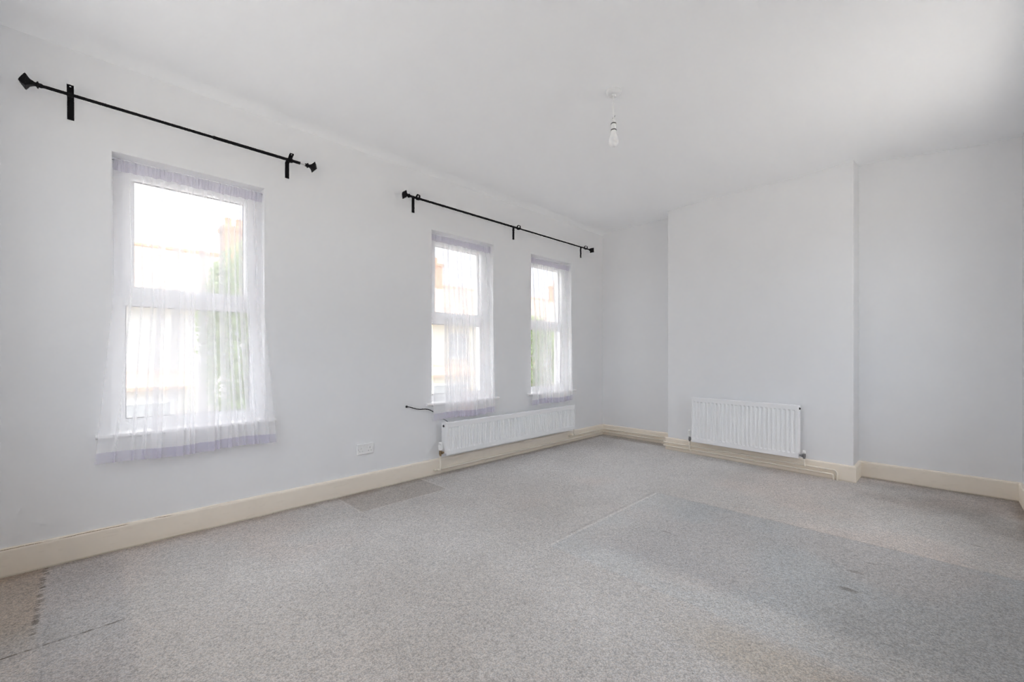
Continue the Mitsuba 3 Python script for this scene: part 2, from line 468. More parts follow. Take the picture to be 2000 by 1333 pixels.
def window(i, y0, y1, to_world=None):
    k = f'window_{i}'
    before = set(scene)
    labels[k] = {'kind': 'structure', 'label': ['white plastic window nearest the camera behind a flared sheer curtain', 'middle white plastic window of the three, above the long radiator',
                                                'white plastic window nearest the back corner of the room',
                                                'wide white window in the right wall facing the three curtained windows', 'added wide white window behind the camera, for fill light'][i - 1]}
    fr = ring_poly(y0, y1, Z0, Z1, 0.050, top=0.062, bot=0.050)
    obj('frame', extrude_yz(fr, XF - 0.07, XF), M_UPVC, k, smooth=False)
    obj('transom', cbox((XF - 0.07, y0 + 0.05, 1.398), (XF + 0.001, y1 - 0.05, 1.452), 0.003), M_UPVC, k, smooth=False)
    sash = ring_poly(y0 + 0.046, y1 - 0.046, 1.446, Z1 - 0.055, 0.048)
    so = extrude_yz(sash, XF, XF + 0.014)
    inner = extrude_yz(ring_poly(y0 + 0.088, y1 - 0.088, 1.488, Z1 - 0.097, 0.010), XF - 0.02, XF + 0.006)
    s = obj('opening_sash', cat(so, extrude_yz(ring_poly(y0 + 0.052, y1 - 0.052, 1.454, Z1 - 0.064, 0.042), XF - 0.06, XF), inner), M_UPVC, k, smooth=False)
    obj('bead', extrude_yz(ring_poly(y0 + 0.050, y1 - 0.050, 0.705, 1.398, 0.012), XF - 0.03, XF - 0.008), M_UPVC, k, smooth=False)
    for (a, b, c, d, nm) in ((y0 + 0.062, y1 - 0.062, 0.717, 1.386, None), (y0 + 0.098, y1 - 0.098, 1.498, Z1 - 0.107, s)):
        par = nm or k
        obj('gasket', extrude_yz(ring_poly(a, b, c, d, 0.004), XF - 0.034, XF - 0.024), M_GASKET, par, smooth=False, label='dark rubber glazing gasket')
        v = np.array([[XF - 0.032, a, c], [XF - 0.032, b, c], [XF - 0.032, b, d], [XF - 0.032, a, d]])
        obj('pane', trimesh.Trimesh(v, [[0, 1, 2], [0, 2, 3]], process=False), M_GLASS, par, smooth=False, label='clear glass pane')
    ym = (y0 + y1) / 2
    hb = cbox((XF + 0.014, ym - 0.060, 1.462), (XF + 0.024, ym + 0.060, 1.484), 0.003)
    lev = cbox((XF + 0.024, ym - 0.055, 1.464), (XF + 0.040, ym + 0.062, 1.480), 0.004)
    obj('handle', cat(hb, lev), M_UPVC, s, smooth=False, label='white lever handle')
    nose = shapely.union(sbox(-0.005, Z0 - 0.024, 0.020, Z0), shapely.Point(0.020, Z0 - 0.012).buffer(0.012, quad_segs=6))
    front = extrude_xz(nose, y0 - 0.066, y1 + 0.066)
    inner = box((XF - 0.06, y0, Z0 - 0.024), (0.0, y1, Z0))
    obj('sill', cat(front, inner), M_SILL, k, smooth=30, label='white painted window board with a rounded nose')
    out = box((-WT - 0.06, y0 - 0.03, Z0 - 0.10), (XF - 0.07, y1 + 0.03, Z0 - 0.03))
    obj('outer_sill', out, M_SILL, k, smooth=False)
    if to_world is not None:
        for key in set(scene) - before:
            scene[key]['to_world'] = to_world


for i, (a, b) in enumerate(WIN):
    window(i + 1, a, b)
for i, (a, b) in enumerate(FILL_WIN_R):
    window(4 + i, -b, -a, T().translate((XR, 0, DZ)).rotate([0, 0, 1], 180))
for i, (a, b) in enumerate(FILL_WIN_B):
    window(4 + len(FILL_WIN_R) + i, -b, -a, T().translate((0, YB, DZ)).rotate([0, 0, 1], 90))


# ------------------------------------------------------------------ sheer curtains
def curtain(y0, y1, bl, br, folds, zb, seed, name_bits):
    """folds: (centre at the hem, overlap at the hem) of every Z-shaped pleat."""
    r = np.random.default_rng(seed)
    t0, t1 = y0 + 0.006, y1 - 0.006
    ztop = 2.205
    rows = np.concatenate([np.linspace(ztop, 2.10, 8)[:-1], np.linspace(2.10, zb + 0.058, 42)[:-1], np.linspace(zb + 0.058, zb, 6)])
    folds = sorted(folds)
    # layout along the hem, as monotone parameters: flat run, then out-back-out for each pleat
    hem, lay, pin = [bl], [0.0], [0.0]
    prev = bl
    par = []                                       # (centre, offset in units of half-overlap, layer)
    seq = [('e', bl, 0.0, 0.0)]
    for c, w in folds:
        for s in np.linspace(0.15, 0.85, 5):
            seq.append(('f', prev + (c - w / 2 - prev) * s if c - w / 2 > prev else prev, 0.0, 0.0))
        for (o, l) in ((-0.6, 0.15), (0.2, 0.55), (0.8, 0.95), (1.0, 1.0), (0.85, 1.0), (0.2, 0.55), (-0.5, -0.1), (-0.95, -0.5), (-1.0, -0.55), (-0.8, -0.5), (0.0, -0.15), (0.8, 0.0)):
            seq.append(('p', c, o * w / 2, l))
        prev = c + w / 2
    for s in np.linspace(0.15, 0.85, 6):
        seq.append(('f', prev + (br - prev) * s, 0.0, 0.0))
    seq.append(('e', br, 0.0, 0.0))
    n = len(seq)
    phase, freq = r.uniform(0, 6.28, 6), np.array([9.0, 17.0, 29.0, 41.0, 67.0, 83.0])
    lean = {c: r.uniform(-0.012, 0.012) for c, w in folds}
    P = np.zeros((len(rows), n, 3))
    for i, z in enumerate(rows):
        d = (ztop - z) / (ztop - zb)
        low = np.clip((1.47 - z) / (1.47 - zb), 0, 1)
        L = t0 + (bl - t0) * low ** 1.1
        R = t1 + (br - t1) * low ** 1.1
        grow = 0.42 + 0.58 * np.clip(d / 0.9, 0, 1) ** 0.8
        xb = np.interp(z, [zb, 0.62, 0.70, 1.45, ztop], [0.062, 0.060, 0.058, 0.006, -0.052])
        for k, (kind, c, o, l) in enumerate(seq):
            u = (c - bl) / (br - bl)
            y = L + (R - L) * u + o * grow
            if kind == 'p':
                y += lean[c] * math.sin(math.pi * d) 
            ruffle = np.exp(-d / 0.035)
            fine = sum(math.sin(f * 6.28 * u + ph) for f, ph in zip(freq, phase)) / 6
            x = xb + 0.016 * l * (0.35 + 0.65 * d) + 0.004 * fine * (0.4 + 0.6 * ruffle) + 0.006 * math.sin(7 * u + 3 * d + phase[0]) * d
            y += 0.004 * math.sin(31 * u + phase[1] + 2.0 * d) * d
            if x < 0.004:
                y = min(max(y, t0 - 0.002), t1 + 0.002)
            P[i, k] = (x, y, z + (0.006 * math.sin(9 * u + phase[2]) * d if z < 0.62 else 0))
    F = []
    for i in range(len(rows) - 1):
        for k in range(n - 1):
            a = i * n + k
            F += [[a, a + 1, a + n + 1], [a, a + n + 1, a + n]]
    cloth = trimesh.Trimesh(P.reshape(-1, 3), F, process=False)
    # hem: a doubled strip hugging the last rows of the cloth
    hr = [k for k, z in enumerate(rows) if z < zb + 0.0585]
    Q = P[hr[0]:].copy()
    Q[..., 0] += 0.0016
    F2 = [[a, b, c] for i in range(len(hr) - 1) for k in range(n - 1) for (a, b, c) in ((i * n + k, i * n + k + 1, (i + 1) * n + k + 1), (i * n + k, (i + 1) * n + k + 1, (i + 1) * n + k))]
    hem_m = trimesh.Trimesh(Q.reshape(-1, 3), F2, process=False)
    # gathered casing at the top
    nu = 220
    us = np.linspace(0, 1, nu)
    cz = [ztop + 0.006, ztop - 0.004, ztop - 0.016, ztop - 0.030, ztop - 0.042, ztop - 0.052]
    C = np.zeros((len(cz), nu, 3))
    for j, z in enumerate(cz):
        am = (0.3 + 0.7 * meshkit.noise(np.stack([us * 26, us * 0 + seed, us * 0], -1))) * (1.0 - 0.10 * j)
        wave = np.sin(us * 2 * np.pi * 44 + 2.2 * np.sin(us * 23 + seed) + 0.25 * j) + 0.5 * np.sin(us * 2 * np.pi * 97 + seed)
        C[j, :, 0] = -0.0375 + 0.0078 * am * wave
        C[j, :, 1] = t0 + (t1 - t0) * us + 0.003 * np.cos(us * 2 * np.pi * 44 + seed)
        C[j, :, 2] = z - (0.012 * meshkit.noise(np.stack([us * 40, us * 0 + 9 + seed, us * 0], -1)) if j == len(cz) - 1 else 0)
    F3 = [[a, b, c] for i in range(len(cz) - 1) for k in range(nu - 1) for (a, b, c) in ((i * nu + k, i * nu + k + 1, (i + 1) * nu + k + 1), (i * nu + k, (i + 1) * nu + k + 1, (i + 1) * nu + k))]
    key = thing('sheer_curtain', name_bits[0], 'curtain', 'sheer curtains at the three windows')
    obj('cloth', cloth, M_SHEER, key, smooth=True)
    obj('hem', hem_m, M_HEM, key, smooth=True, label='doubled lilac hem along the bottom edge')
    obj('casing', trimesh.Trimesh(C.reshape(-1, 3), F3, process=False), M_HEADER, key, smooth=True, label='gathered lilac casing on the curtain wire')
    w = obj('wire', tube([(-0.046, y0 + 0.012, ztop), (-0.046, (y0 + y1) / 2, ztop - 0.003), (-0.046, y1 - 0.012, ztop)], 0.0022, 8), M_PLASTIC, key, smooth=True, label='thin white wire that the curtain hangs on')
    for s, yy in ((1, y0), (-1, y1)):
        ring = trimesh.creation.torus(0.005, 0.0014, 12, 8)
        ring.apply_transform(trimesh.transformations.rotation_matrix(math.pi / 2, [1, 0, 0]))
        ring.apply_translation((-0.048, yy + s * 0.010, ztop + 0.001))
        obj('screw_eye', cat(ring, tube([(-0.048, yy - 0.001 * s, ztop), (-0.048, yy + 0.006 * s, ztop)], 0.0018, 8)), M_DARK, w, label='dark screw eye')


curtain(*WIN[0], 0.035, 0.925, [(0.115, 0.012), (0.185, 0.010), (0.232, 0.014), (0.295, 0.050), (0.372, 0.084), (0.440, 0.014), (0.470, 0.016), (0.530, 0.090), (0.592, 0.012), (0.646, 0.052), (0.700, 0.018), (0.735, 0.012), (0.776, 0.036), (0.815, 0.012), (0.864, 0.046)], 0.500, 1,
        ('wide flared white sheer curtain over the window nearest the camera, above the bare wall', 'thin white curtain wire across the top of the window nearest the camera'))
curtain(*WIN[1], 2.215, 2.968, [(2.375, 0.05), (2.43, 0.055), (2.485, 0.05), (2.535, 0.055), (2.585, 0.05), (2.635, 0.05), (2.70, 0.04), (2.79, 0.07), (2.90, 0.04)], 0.505, 2,
        ('white sheer curtain over the middle window, hanging to the left end of the long radiator', 'thin white curtain wire across the top of the middle window'))
curtain(*WIN[2], 3.525, 4.270, [(3.60, 0.04), (3.69, 0.05), (3.745, 0.05), (3.80, 0.055), (3.855, 0.05), (3.96, 0.06), (4.06, 0.04), (4.17, 0.05)], 0.530, 3,
        ('white sheer curtain over the window nearest the back corner, above the long radiator', 'thin white curtain wire across the top of the window nearest the back corner'))


# ------------------------------------------------------------------ curtain poles
def square_loft(stations):
    """stations: (distance along, half width); square cross sections turned 0 degrees."""
    V, F = [], []
    for s, h in stations:
        V += [(-h, s, -h), (h, s, -h), (h, s, h), (-h, s, h)]
    n = len(stations)
    for i in range(n - 1):
        for j in range(4):
            a, b = i * 4 + j, i * 4 + (j + 1) % 4
            F += [[a, a + 4, b + 4], [a, b + 4, b]]
    F += [[0, 1, 2], [0, 2, 3], [(n - 1) * 4, (n - 1) * 4 + 2, (n - 1) * 4 + 1], [(n - 1) * 4, (n - 1) * 4 + 3, (n - 1) * 4 + 2]]
    m = trimesh.Trimesh(V, F, process=False)
    if m.volume < 0:
        m.invert()
    return m


def finial_mesh(at, sign, roll=0.0, scale=1.0):
    cap = lathe([(0, 0), (0.0105, 0), (0.0105, 0.012), (0.017, 0.013), (0.017, 0.018), (0.010, 0.020), (0.0095, 0.030), (0, 0.030)], sides=20, axis='y')
    head = square_loft([(0.026, 0.008), (0.034, 0.0105), (0.042, 0.015), (0.049, 0.0225), (0.054, 0.029), (0.058, 0.029), (0.072, 0.013), (0.080, 0.002)])
    head.apply_transform(trimesh.transformations.rotation_matrix(roll, [0, 1, 0]))
    m = cat(cap, head)
    m.apply_scale(scale)
    if sign < 0:
        m.apply_transform(trimesh.transformations.rotation_matrix(math.pi, [0, 0, 1]))
    m.apply_translation(at)
    return m


def strap(profile, y, w=0.026, t=0.003, hole=None):
    poly = LineString(profile).buffer(t / 2, cap_style='flat', join_style='round', quad_segs=4)
    m = extrude_xz(poly, y - w / 2, y + w / 2)
    if hole is not None:
        (hx, hz), dirv = hole
        d = np.array([dirv[0], 0, dirv[1]])
        c = trimesh.creation.cylinder(0.0042, 0.03, sections=16)
        c.apply_transform(trimesh.geometry.align_vectors([0, 0, 1], d / np.linalg.norm(d)))
        c.apply_translation((hx, y, hz))
        m = from_manifold(to_manifold(m) - to_manifold(c))
    return m


def pole(name_label, ya, yb, ym, rl, rr, brackets, roll, style):
    k = thing('curtain_pole', name_label, 'curtain pole', 'black curtain poles')
    zr, xr = 2.447, 0.080
    seg = lambda a, b, r: lathe([(0, 0), (r, 0), (r, b - a), (0, b - a)], (xr, a, zr), 'y', 20)
    obj('rod', cat(seg(ya, ym, rl), lathe([(0, 0), (max(rl, rr) + .0008, 0), (max(rl, rr) + .0008, .008), (0, .008)], (xr, ym - .004, zr), 'y', 20)), M_BLACK, k)
    end = yb - (0.035 if style == 1 else 0.0)
    obj('rod', seg(ym, end, rr), M_BLACK, k)
    if style == 1:
        obj('threaded_stub', seg(end, yb + 0.004, 0.0055), M_STEEL, k, label='bare steel stub between rod and finial')
    obj('finial', finial_mesh((xr, ya, zr), -1, roll), M_BLACK, k, smooth=25)
    obj('finial', finial_mesh((xr, yb, zr), 1, roll), M_BLACK, k, smooth=25)
    for yb_ in brackets:
        if style == 1:
            prof = [(0.0016, 2.346), (0.0016, 2.450), (0.005, 2.4565), (0.060, 2.466), (0.102, 2.488)]
            b = obj('bracket', strap(prof, yb_, hole=((0.093, 2.483), (-1, 2))), M_BLACK, k, smooth=25)
        else:
            prof = [(0.0016, 2.342), (0.0016, 2.462), (0.006, 2.470), (0.052, 2.462)]
            b = obj('bracket', strap(prof, yb_), M_BLACK, k, smooth=25)
        a = np.linspace(0, 2 * np.pi, 33)
        cz = zr + (0.0 if style == 1 else 0.010)
        rr_ = 0.0125 if style == 1 else 0.022
        poly = shapely.Point(xr, cz).buffer(rr_ + 0.003, quad_segs=8).difference(shapely.Point(xr, cz).buffer(rr_, quad_segs=8))
        obj('cup_ring', extrude_xz(poly, yb_ - 0.008, yb_ + 0.008), M_BLACK, b, smooth=25)
        scr = lathe([(0, 0), (0.004, 0), (0.004, 0.004), (0, 0.005)], (0.003, yb_, 2.36), 'x', 10)
        obj('screw', scr, M_BLACK, b)


pole('black metal curtain pole with square finials above the window nearest the camera', -0.150, 1.110, 0.57, 0.0078, 0.0095, (-0.052, 1.015), 0.0, 1)
pole('long black curtain pole on three brackets spanning the two farther windows', 1.965, 4.600, 3.30, 0.0095, 0.0075, (2.04, 3.29, 4.52), 0.0, 2)


# ------------------------------------------------------------------ radiators
def fluted_panel(L, Hh, pitch, depth=0.0100, t=0.012, mt=0.042, mb=0.040):
    """Pressed front panel: x along its length, z up, front towards -y at y = 0."""
    n = int(round((L - 0.03) / pitch))
    m = (L - n * pitch) / 2
    xs, ds = [0.0, 0.002, 0.005], [0.0, 0.0, 0.0]
    for k in range(n):
        a = m + k * pitch
        for f, d in ((0.12, 0), (0.20, 0.25), (0.30, 0.85), (0.36, 1), (0.64, 1), (0.70, 0.85), (0.80, 0.25), (0.88, 0)):
            xs.append(a + f * pitch)
            ds.append(d)
    xs += [L - 0.005, L - 0.002, L]
    ds += [0, 0, 0]
    zs = [0, 0.002, 0.005, mb, mb + 0.004, mb + 0.013, mb + 0.017, Hh - mt - 0.017, Hh - mt - 0.013, Hh - mt - 0.004, Hh - mt, Hh - 0.005, Hh - 0.002, Hh]
    zf = [0, 0, 0, 0, 0.2, 0.85, 1, 1, 0.85, 0.2, 0, 0, 0, 0]
    xs, ds, zs, zf = map(np.array, (xs, ds, zs, zf))
    X, Z = np.meshgrid(xs, zs, indexing='ij')
    Y = depth * ds[:, None] * zf[None, :]
    e = np.minimum(np.minimum(X, L - X), np.minimum(Z, Hh - Z))
    Y = Y + np.interp(e, [0, 0.002, 0.005], [0.005, 0.0015, 0.0])
    nx, nz = X.shape
    V = np.vstack([np.stack([X, Y, Z], -1).reshape(-1, 3), np.array([[0, t, 0], [L, t, 0], [L, t, Hh], [0, t, Hh]])])
    F = []
    for i in range(nx - 1):
        for j in range(nz - 1):
            a = i * nz + j
            F += [[a, a + nz, a + nz + 1], [a, a + nz + 1, a + 1]]
    o = nx * nz
    c = [o, o + 1, o + 2, o + 3]
    bot, top = [i * nz for i in range(nx)], [i * nz + nz - 1 for i in range(nx)]
    lef, rig = list(range(nz)), [(nx - 1) * nz + j for j in range(nz)]
    for a, b in zip(bot, bot[1:]):
        F.append([a, c[0], b])
    F.append([bot[-1], c[0], c[1]])
    for a, b in zip(top, top[1:]):
        F.append([a, b, c[3]])
    F.append([top[-1], c[2], c[3]])
    for a, b in zip(lef, lef[1:]):
        F.append([a, b, c[0]])
    F.append([lef[-1], c[3], c[0]])
    for a, b in zip(rig, rig[1:]):
        F.append([a, c[1], b])
    F.append([rig[-1], c[1], c[2]])
    F += [[c[0], c[3], c[2]], [c[0], c[2], c[1]]]
    return trimesh.Trimesh(V, F, process=False)


def valve(k, x, yv, z, side, kind, m_body):
    """side: +1 when the radiator lies towards +x of the valve. z: centre of the valve body."""
    body = cat(lathe([(0, -0.026), (0.0095, -0.026), (0.0095, -0.014), (0.0125, -0.012), (0.0125, 0.012), (0.0110, 0.016), (0.0110, 0.024), (0, 0.024)], (x, yv, z), 'z', 16),
               lathe([(0, 0), (0.009, 0), (0.009, 0.010), (0.0135, 0.011), (0.0135, 0.022), (0.008, 0.023), (0.008, 0.036), (0, 0.036)], (x, yv, z), 'x', 12) if side > 0 else
               lathe([(0, -0.036), (0.008, -0.036), (0.008, -0.023), (0.0135, -0.022), (0.0135, -0.011), (0.009, -0.010), (0.009, 0), (0, 0)], (x, yv, z), 'x', 12))
    v = obj('valve', body, m_body, k, label='metal radiator valve')
    if kind == 'trv':
        prof = [(0, 0.024), (0.014, 0.024), (0.0185, 0.030), (0.0195, 0.060), (0.0185, 0.074), (0.0165, 0.076), (0.0165, 0.082), (0.0175, 0.084), (0.0165, 0.094), (0.012, 0.098), (0, 0.0985)]
        rib = [tube([(x + 0.0193 * math.cos(a), yv + 0.0193 * math.sin(a), z + 0.034), (x + 0.0190 * math.cos(a), yv + 0.0190 * math.sin(a), z + 0.070)], 0.0016, 6) for a in np.arange(12) * math.pi / 6]
        obj('control_head', cat(lathe(prof, (x, yv, z), 'z', 24), *rib), M_PLASTIC, v, label='white plastic thermostatic head')
    else:
        prof = [(0, 0.022), (0.011, 0.022), (0.0135, 0.026), (0.0125, 0.044), (0.010, 0.050), (0, 0.051)]
        obj('cap', lathe(prof, (x, yv, z), 'z', 20), M_PLASTIC, v, label='white plastic cap')
    return v


def radiator(label, origin, rotz, L, Hh, pitch, depth, plug_side, trv_side, trv_mat, trv_z, lock_z):
    """Local frame: x along the panel, front face towards -y, z from its bottom edge."""
    k = thing('radiator', label, 'radiator', 'white panel radiators')
    before = set(scene)
    obj('front_panel', fluted_panel(L, Hh, pitch), M_RAD, k, smooth=28)
    obj('rear_panel', cbox((0.012, depth - 0.012, 0.006), (L - 0.012, depth, Hh - 0.008), 0.004), M_RAD, k, smooth=False)
    for xx in (0.0015, L - 0.0045):
        obj('side_panel', cbox((xx, 0.008, 0.012), (xx + 0.003, depth - 0.004, Hh - 0.006), 0.001), M_RAD, k, smooth=False)
    fins = [box((0.02, 0.014, Hh - 0.014), (L - 0.02, 0.018, Hh - 0.005)), box((0.02, depth - 0.020, Hh - 0.014), (L - 0.02, depth - 0.015, Hh - 0.005))]
    n = int(L / 0.022)
    for j in range(n):
        a = 0.02 + (L - 0.04) * (j + 0.5) / n
        fins.append(box((a - 0.003, 0.014, Hh - 0.012), (a + 0.003, depth - 0.015, Hh - 0.006)))
    obj('top_grille', cat(*fins), M_RAD, k, smooth=False)
    conv = []
    nf = int(L / 0.05)
    for j in range(nf):
        a = 0.03 + (L - 0.06) * (j + 0.5) / nf
        conv.append(box((a - 0.001, 0.0125, 0.03), (a + 0.001, depth - 0.0125, Hh - 0.03)))
    obj('convector_fins', cat(*conv), M_RAD, k, smooth=False)
    px = 0.0015 if plug_side < 0 else L - 0.0015
    s = plug_side
    obj('air_vent_plug', cat(lathe([(0, 0), (0.011, 0), (0.011, 0.004 * s), (0.006, 0.005 * s), (0.006, 0.011 * s), (0, 0.011 * s)], (px, depth * 0.55, Hh - 0.035), 'x', 6)), M_DARK, k, smooth=False, label='dark air vent plug')
    for xx in (0.14, L - 0.14):
        obj('wall_bracket', box((xx - 0.015, depth, 0.05), (xx + 0.015, depth + 0.042, Hh - 0.05)), M_RAD, k, smooth=False)
    tx = -0.036 if trv_side < 0 else L + 0.036
    lx = L + 0.036 if trv_side < 0 else -0.036
    valve(k, tx, depth * 0.55, trv_z, -trv_side, 'trv', trv_mat)
    valve(k, lx, depth * 0.55, lock_z, trv_side, 'lock', M_CHROME)
    w = T().translate(origin).rotate([0, 0, 1], rotz)
    for key in set(scene) - before:
        scene[key]['to_world'] = w
    R = trimesh.transformations.rotation_matrix(math.radians(rotz), [0, 0, 1])[:2, :2]
    f = lambda x, y: np.array(origin[:2]) + R @ np.array([x, y])
    return k, f(tx, depth * 0.55), f(lx, depth * 0.55)


# long low one under the two farther windows: its front looks along +x
_, TRV1, LOCK1 = radiator('long low white panel radiator on the wall beneath the two farther windows', (0.135, 2.305, 0.185), 90, 1.92, 0.295, 0.0333, 0.085, -1, -1, M_BRASS, 0.022, 0.030)
ang = math.degrees(math.atan2(BR[1] - BL[1], BR[0] - BL[0]))
tb = np.array([math.cos(math.radians(ang)), math.sin(math.radians(ang))])
nb = np.array([tb[1], -tb[0]])
p0 = np.array(BL) + tb * 0.335 + nb * 0.122
_, TRV2, LOCK2 = radiator('short taller white panel radiator on the chimney breast', (p0[0], p0[1], 0.152), ang, 0.995, 0.485, 0.0385, 0.078, 1, -1, M_CHROME, 0.022, 0.026)


# ------------------------------------------------------------------ heating pipes along the skirting
OFF, PR = 0.040, 0.0080
ring = offset_plan(OFF)
ZU, ZL = 0.086, 0.047
end_u = np.array(BL) + tb * 1.60 + nb * OFF
end_l = np.array(BL) + tb * 1.575 + nb * OFF
cor = ring[1:4]


def onto(p, z):
    return (float(p[0]), float(p[1]), z)


lower = [(OFF, TRV1[1] - 0.03, ZL), onto(cor[0], ZL), onto(cor[1], ZL), onto(cor[2], ZL), onto(end_l, ZL), onto(end_l, 0.0)]
upper = [(OFF, LOCK1[1] - 0.03, ZU), onto(cor[0], ZU), onto(cor[1], ZU), onto(cor[2], ZU), onto(end_u, ZU), onto(end_u, 0.0)]
foot = {}
for pts, lab, z, tails in ((upper, 'upper cream heating pipe along the skirting, from the right end of the long radiator', ZU, ((LOCK1, 0.185 + 0.003), (LOCK2, 0.152 - 0.0015))),
                           (lower, 'lower cream heating pipe along the skirting, from the left end of the long radiator', ZL, ((TRV1, 0.185 - 0.005), (TRV2, 0.152 - 0.0055)))):
    k = thing('heating_pipe', lab, 'pipe', 'heating pipes along the skirting')
    obj('pipe', tube(rounded_path(pts, 0.032, 7), PR, 12), M_PIPE, k, smooth=True)
    for (v, zt) in tails:
        if abs(v[0] - 0.1) < 0.15:
            base = np.array([OFF, v[1]])
        else:
            sft = np.dot(v - np.array(BL), tb)
            base = np.array(BL) + tb * sft + nb * OFF
        path = rounded_path([onto(base, z), onto(v, z), onto(v, zt)], 0.016, 6)
        obj('riser', tube(path, PR, 12), M_PIPE, k, smooth=True)
    obj('end_elbow', lathe([(0, 0), (0.0095, 0), (0.0095, 0.022), (0.0085, 0.024), (0, 0.024)], (OFF, pts[0][1] - 0.006, z), 'y', 14), M_PIPE, k)
    places = [((OFF, 2.95), (0, 1)), ((OFF, 3.72), (0, 1))] if z == ZL else []
    places += [((OFF, 4.47), (0, 1)), ((0.36, YA - OFF), (1, 0)), ((0.74, YA - OFF), (1, 0)), (tuple(np.array(BL) + tb * 0.15 + nb * OFF), tuple(tb)), (tuple(np.array(BL) + tb * 0.93 + nb * OFF), tuple(tb))]
    for (p, d) in places:
        d = np.array([d[0], d[1], 0.0])
        a = np.array([p[0], p[1], z])
        side = np.cross(d, [0, 0, 1.0])
        inward = side if np.dot(side[:2], np.array([1.9, 2.3]) - a[:2]) < 0 else -side
        clip = tube([a - d * 0.006, a + d * 0.006], 0.0102, 14)
        stem = tube([a, a + inward * 0.0195], 0.005, 8)
        obj('clip', cat(clip, stem), M_PIPE, k)

# ------------------------------------------------------------------ double socket
k = thing('wall_socket', 'white plastic double power socket low on the wall between two windows', 'power socket')
sy, sz = 1.596, 0.338
plate = to_manifold(cbox((0.0, sy - 0.073, sz - 0.043), (0.011, sy + 0.073, sz + 0.043), 0.003))
holes = []
for s in (-0.037, 0.037):
    for (dy, dz, w, h) in ((0, 0.006, 0.0042, 0.0085), (-0.011, -0.016, 0.0072, 0.0045), (0.011, -0.016, 0.0072, 0.0045)):
        holes.append((sy + s + dy, sz + dz, w, h))
        plate = plate - to_manifold(box((0.004, sy + s + dy - w / 2, sz + dz - h / 2), (0.02, sy + s + dy + w / 2, sz + dz + h / 2)))
obj('face_plate', from_manifold(plate), M_PLASTIC, k, smooth=False)
for (y_, z_, w, h) in holes:
    obj('pin_hole', box((0.0045, y_ - w / 2, z_ - h / 2), (0.0075, y_ + w / 2, z_ + h / 2)), M_DARK, k, smooth=False)
for s in (-0.012, 0.012):
    m = cbox((0.0112, sy + s - 0.0055, sz + 0.010), (0.0150, sy + s + 0.0055, sz + 0.030), 0.0012)
    obj('rocker_switch', m, M_PLASTIC, k, smooth=False)
for s in (-0.0603, 0.0603):
    obj('fixing_screw', lathe([(0, 0), (0.0030, 0), (0.0030, 0.0010), (0, 0.0013)], (0.0108, sy + s, sz), 'x', 12), M_CHROME, k)

# ------------------------------------------------------------------ loose cable out of the wall
k = thing('loose_cable', 'loose black cable sticking out of the wall and sagging behind the long radiator', 'cable')
ctl = np.array([(0.004, 1.975, 0.643), (0.022, 2.025, 0.629), (0.022, 2.08, 0.613), (0.022, 2.135, 0.609), (0.022, 2.19, 0.600), (0.022, 2.245, 0.571), (0.022, 2.30, 0.531), (0.022, 2.345, 0.500), (0.022, 2.385, 0.478), (0.022, 2.410, 0.450)])
from scipy.interpolate import CubicSpline
cs = CubicSpline(np.arange(len(ctl)), ctl)
obj('cable', tube(cs(np.linspace(0, 6.0, 48)), 0.0042, 10), M_CABLE, k, smooth=True)
obj('inner_core', tube(cs(np.linspace(5.95, 9, 30)), 0.0034, 10), M_GREYCABLE, k, smooth=True, label='thinner dark grey end of the cable')
obj('grommet', lathe([(0, 0), (0.010, 0), (0.010, 0.006), (0.006, 0.012), (0, 0.012)], (0.0, 1.975, 0.643), 'x', 16), M_CABLE, k, label='black grommet on the wall')

# ------------------------------------------------------------------ pendant lamp
k = thing('pendant_lamp', 'bare white light bulb hanging on a short cord from the ceiling', 'ceiling lamp')
px, py = 1.820, 2.354
zc = H + 0.012 * float(meshkit.fbm(np.array([[px, py, 0]]) * 0.8 + 3, 3, seed=5)[0] - 0.5)
obj('ceiling_rose', lathe([(0, -0.030), (0.008, -0.030), (0.010, -0.034), (0.015, -0.033), (0.017, -0.028), (0.034, -0.025), (0.043, -0.018), (0.047, -0.009), (0.0475, 0.012), (0, 0.012)], (px, py, zc), 'z', 40), M_ROSE, k)
obj('cord', tube([(px, py, zc - 0.03), (px - 0.002, py - 0.001, zc - 0.10), (px, py, 2.568)], 0.0028, 10), M_PLASTIC, k, smooth=True)
obj('cord_tie', tube([(px - 0.006, py - 0.004, 2.585), (px, py, 2.588), (px + 0.004, py + 0.004, 2.596), (px + 0.007, py + 0.009, 2.602)], 0.0016, 8), M_GREYCABLE, k, smooth=True)
hold = obj('lamp_holder', lathe([(0, 2.572), (0.007, 2.572), (0.0115, 2.569), (0.0125, 2.553), (0.0160, 2.550), (0.0160, 2.546), (0.0148, 2.544), (0.0148, 2.513), (0.0172, 2.510), (0.0172, 2.505), (0.015, 2.503), (0, 2.503)][::-1], (px, py, 0), 'z', 28), M_PLASTIC, k)
for zz, r_ in ((2.5485, 0.0158), (2.5085, 0.0170)):
    obj('dark_ring', lathe([(r_ - 0.002, zz - 0.0028), (r_ + 0.0012, zz - 0.0028), (r_ + 0.0012, zz + 0.0028), (r_ - 0.002, zz + 0.0028), (r_ - 0.002, zz - 0.0028)], (px, py, 0), 'z', 28), M_DARK, hold, label='thin dark ring round the lamp holder')
b = obj('bulb', lathe([(0, 2.403), (0.008, 2.4045), (0.016, 2.409), (0.023, 2.417), (0.0275, 2.427), (0.0295, 2.438), (0.0290, 2.450), (0.0268, 2.459), (0, 2.459)], (px, py, 0), 'z', 36), M_BULB, k, smooth=40, label='frosted glass bulb')
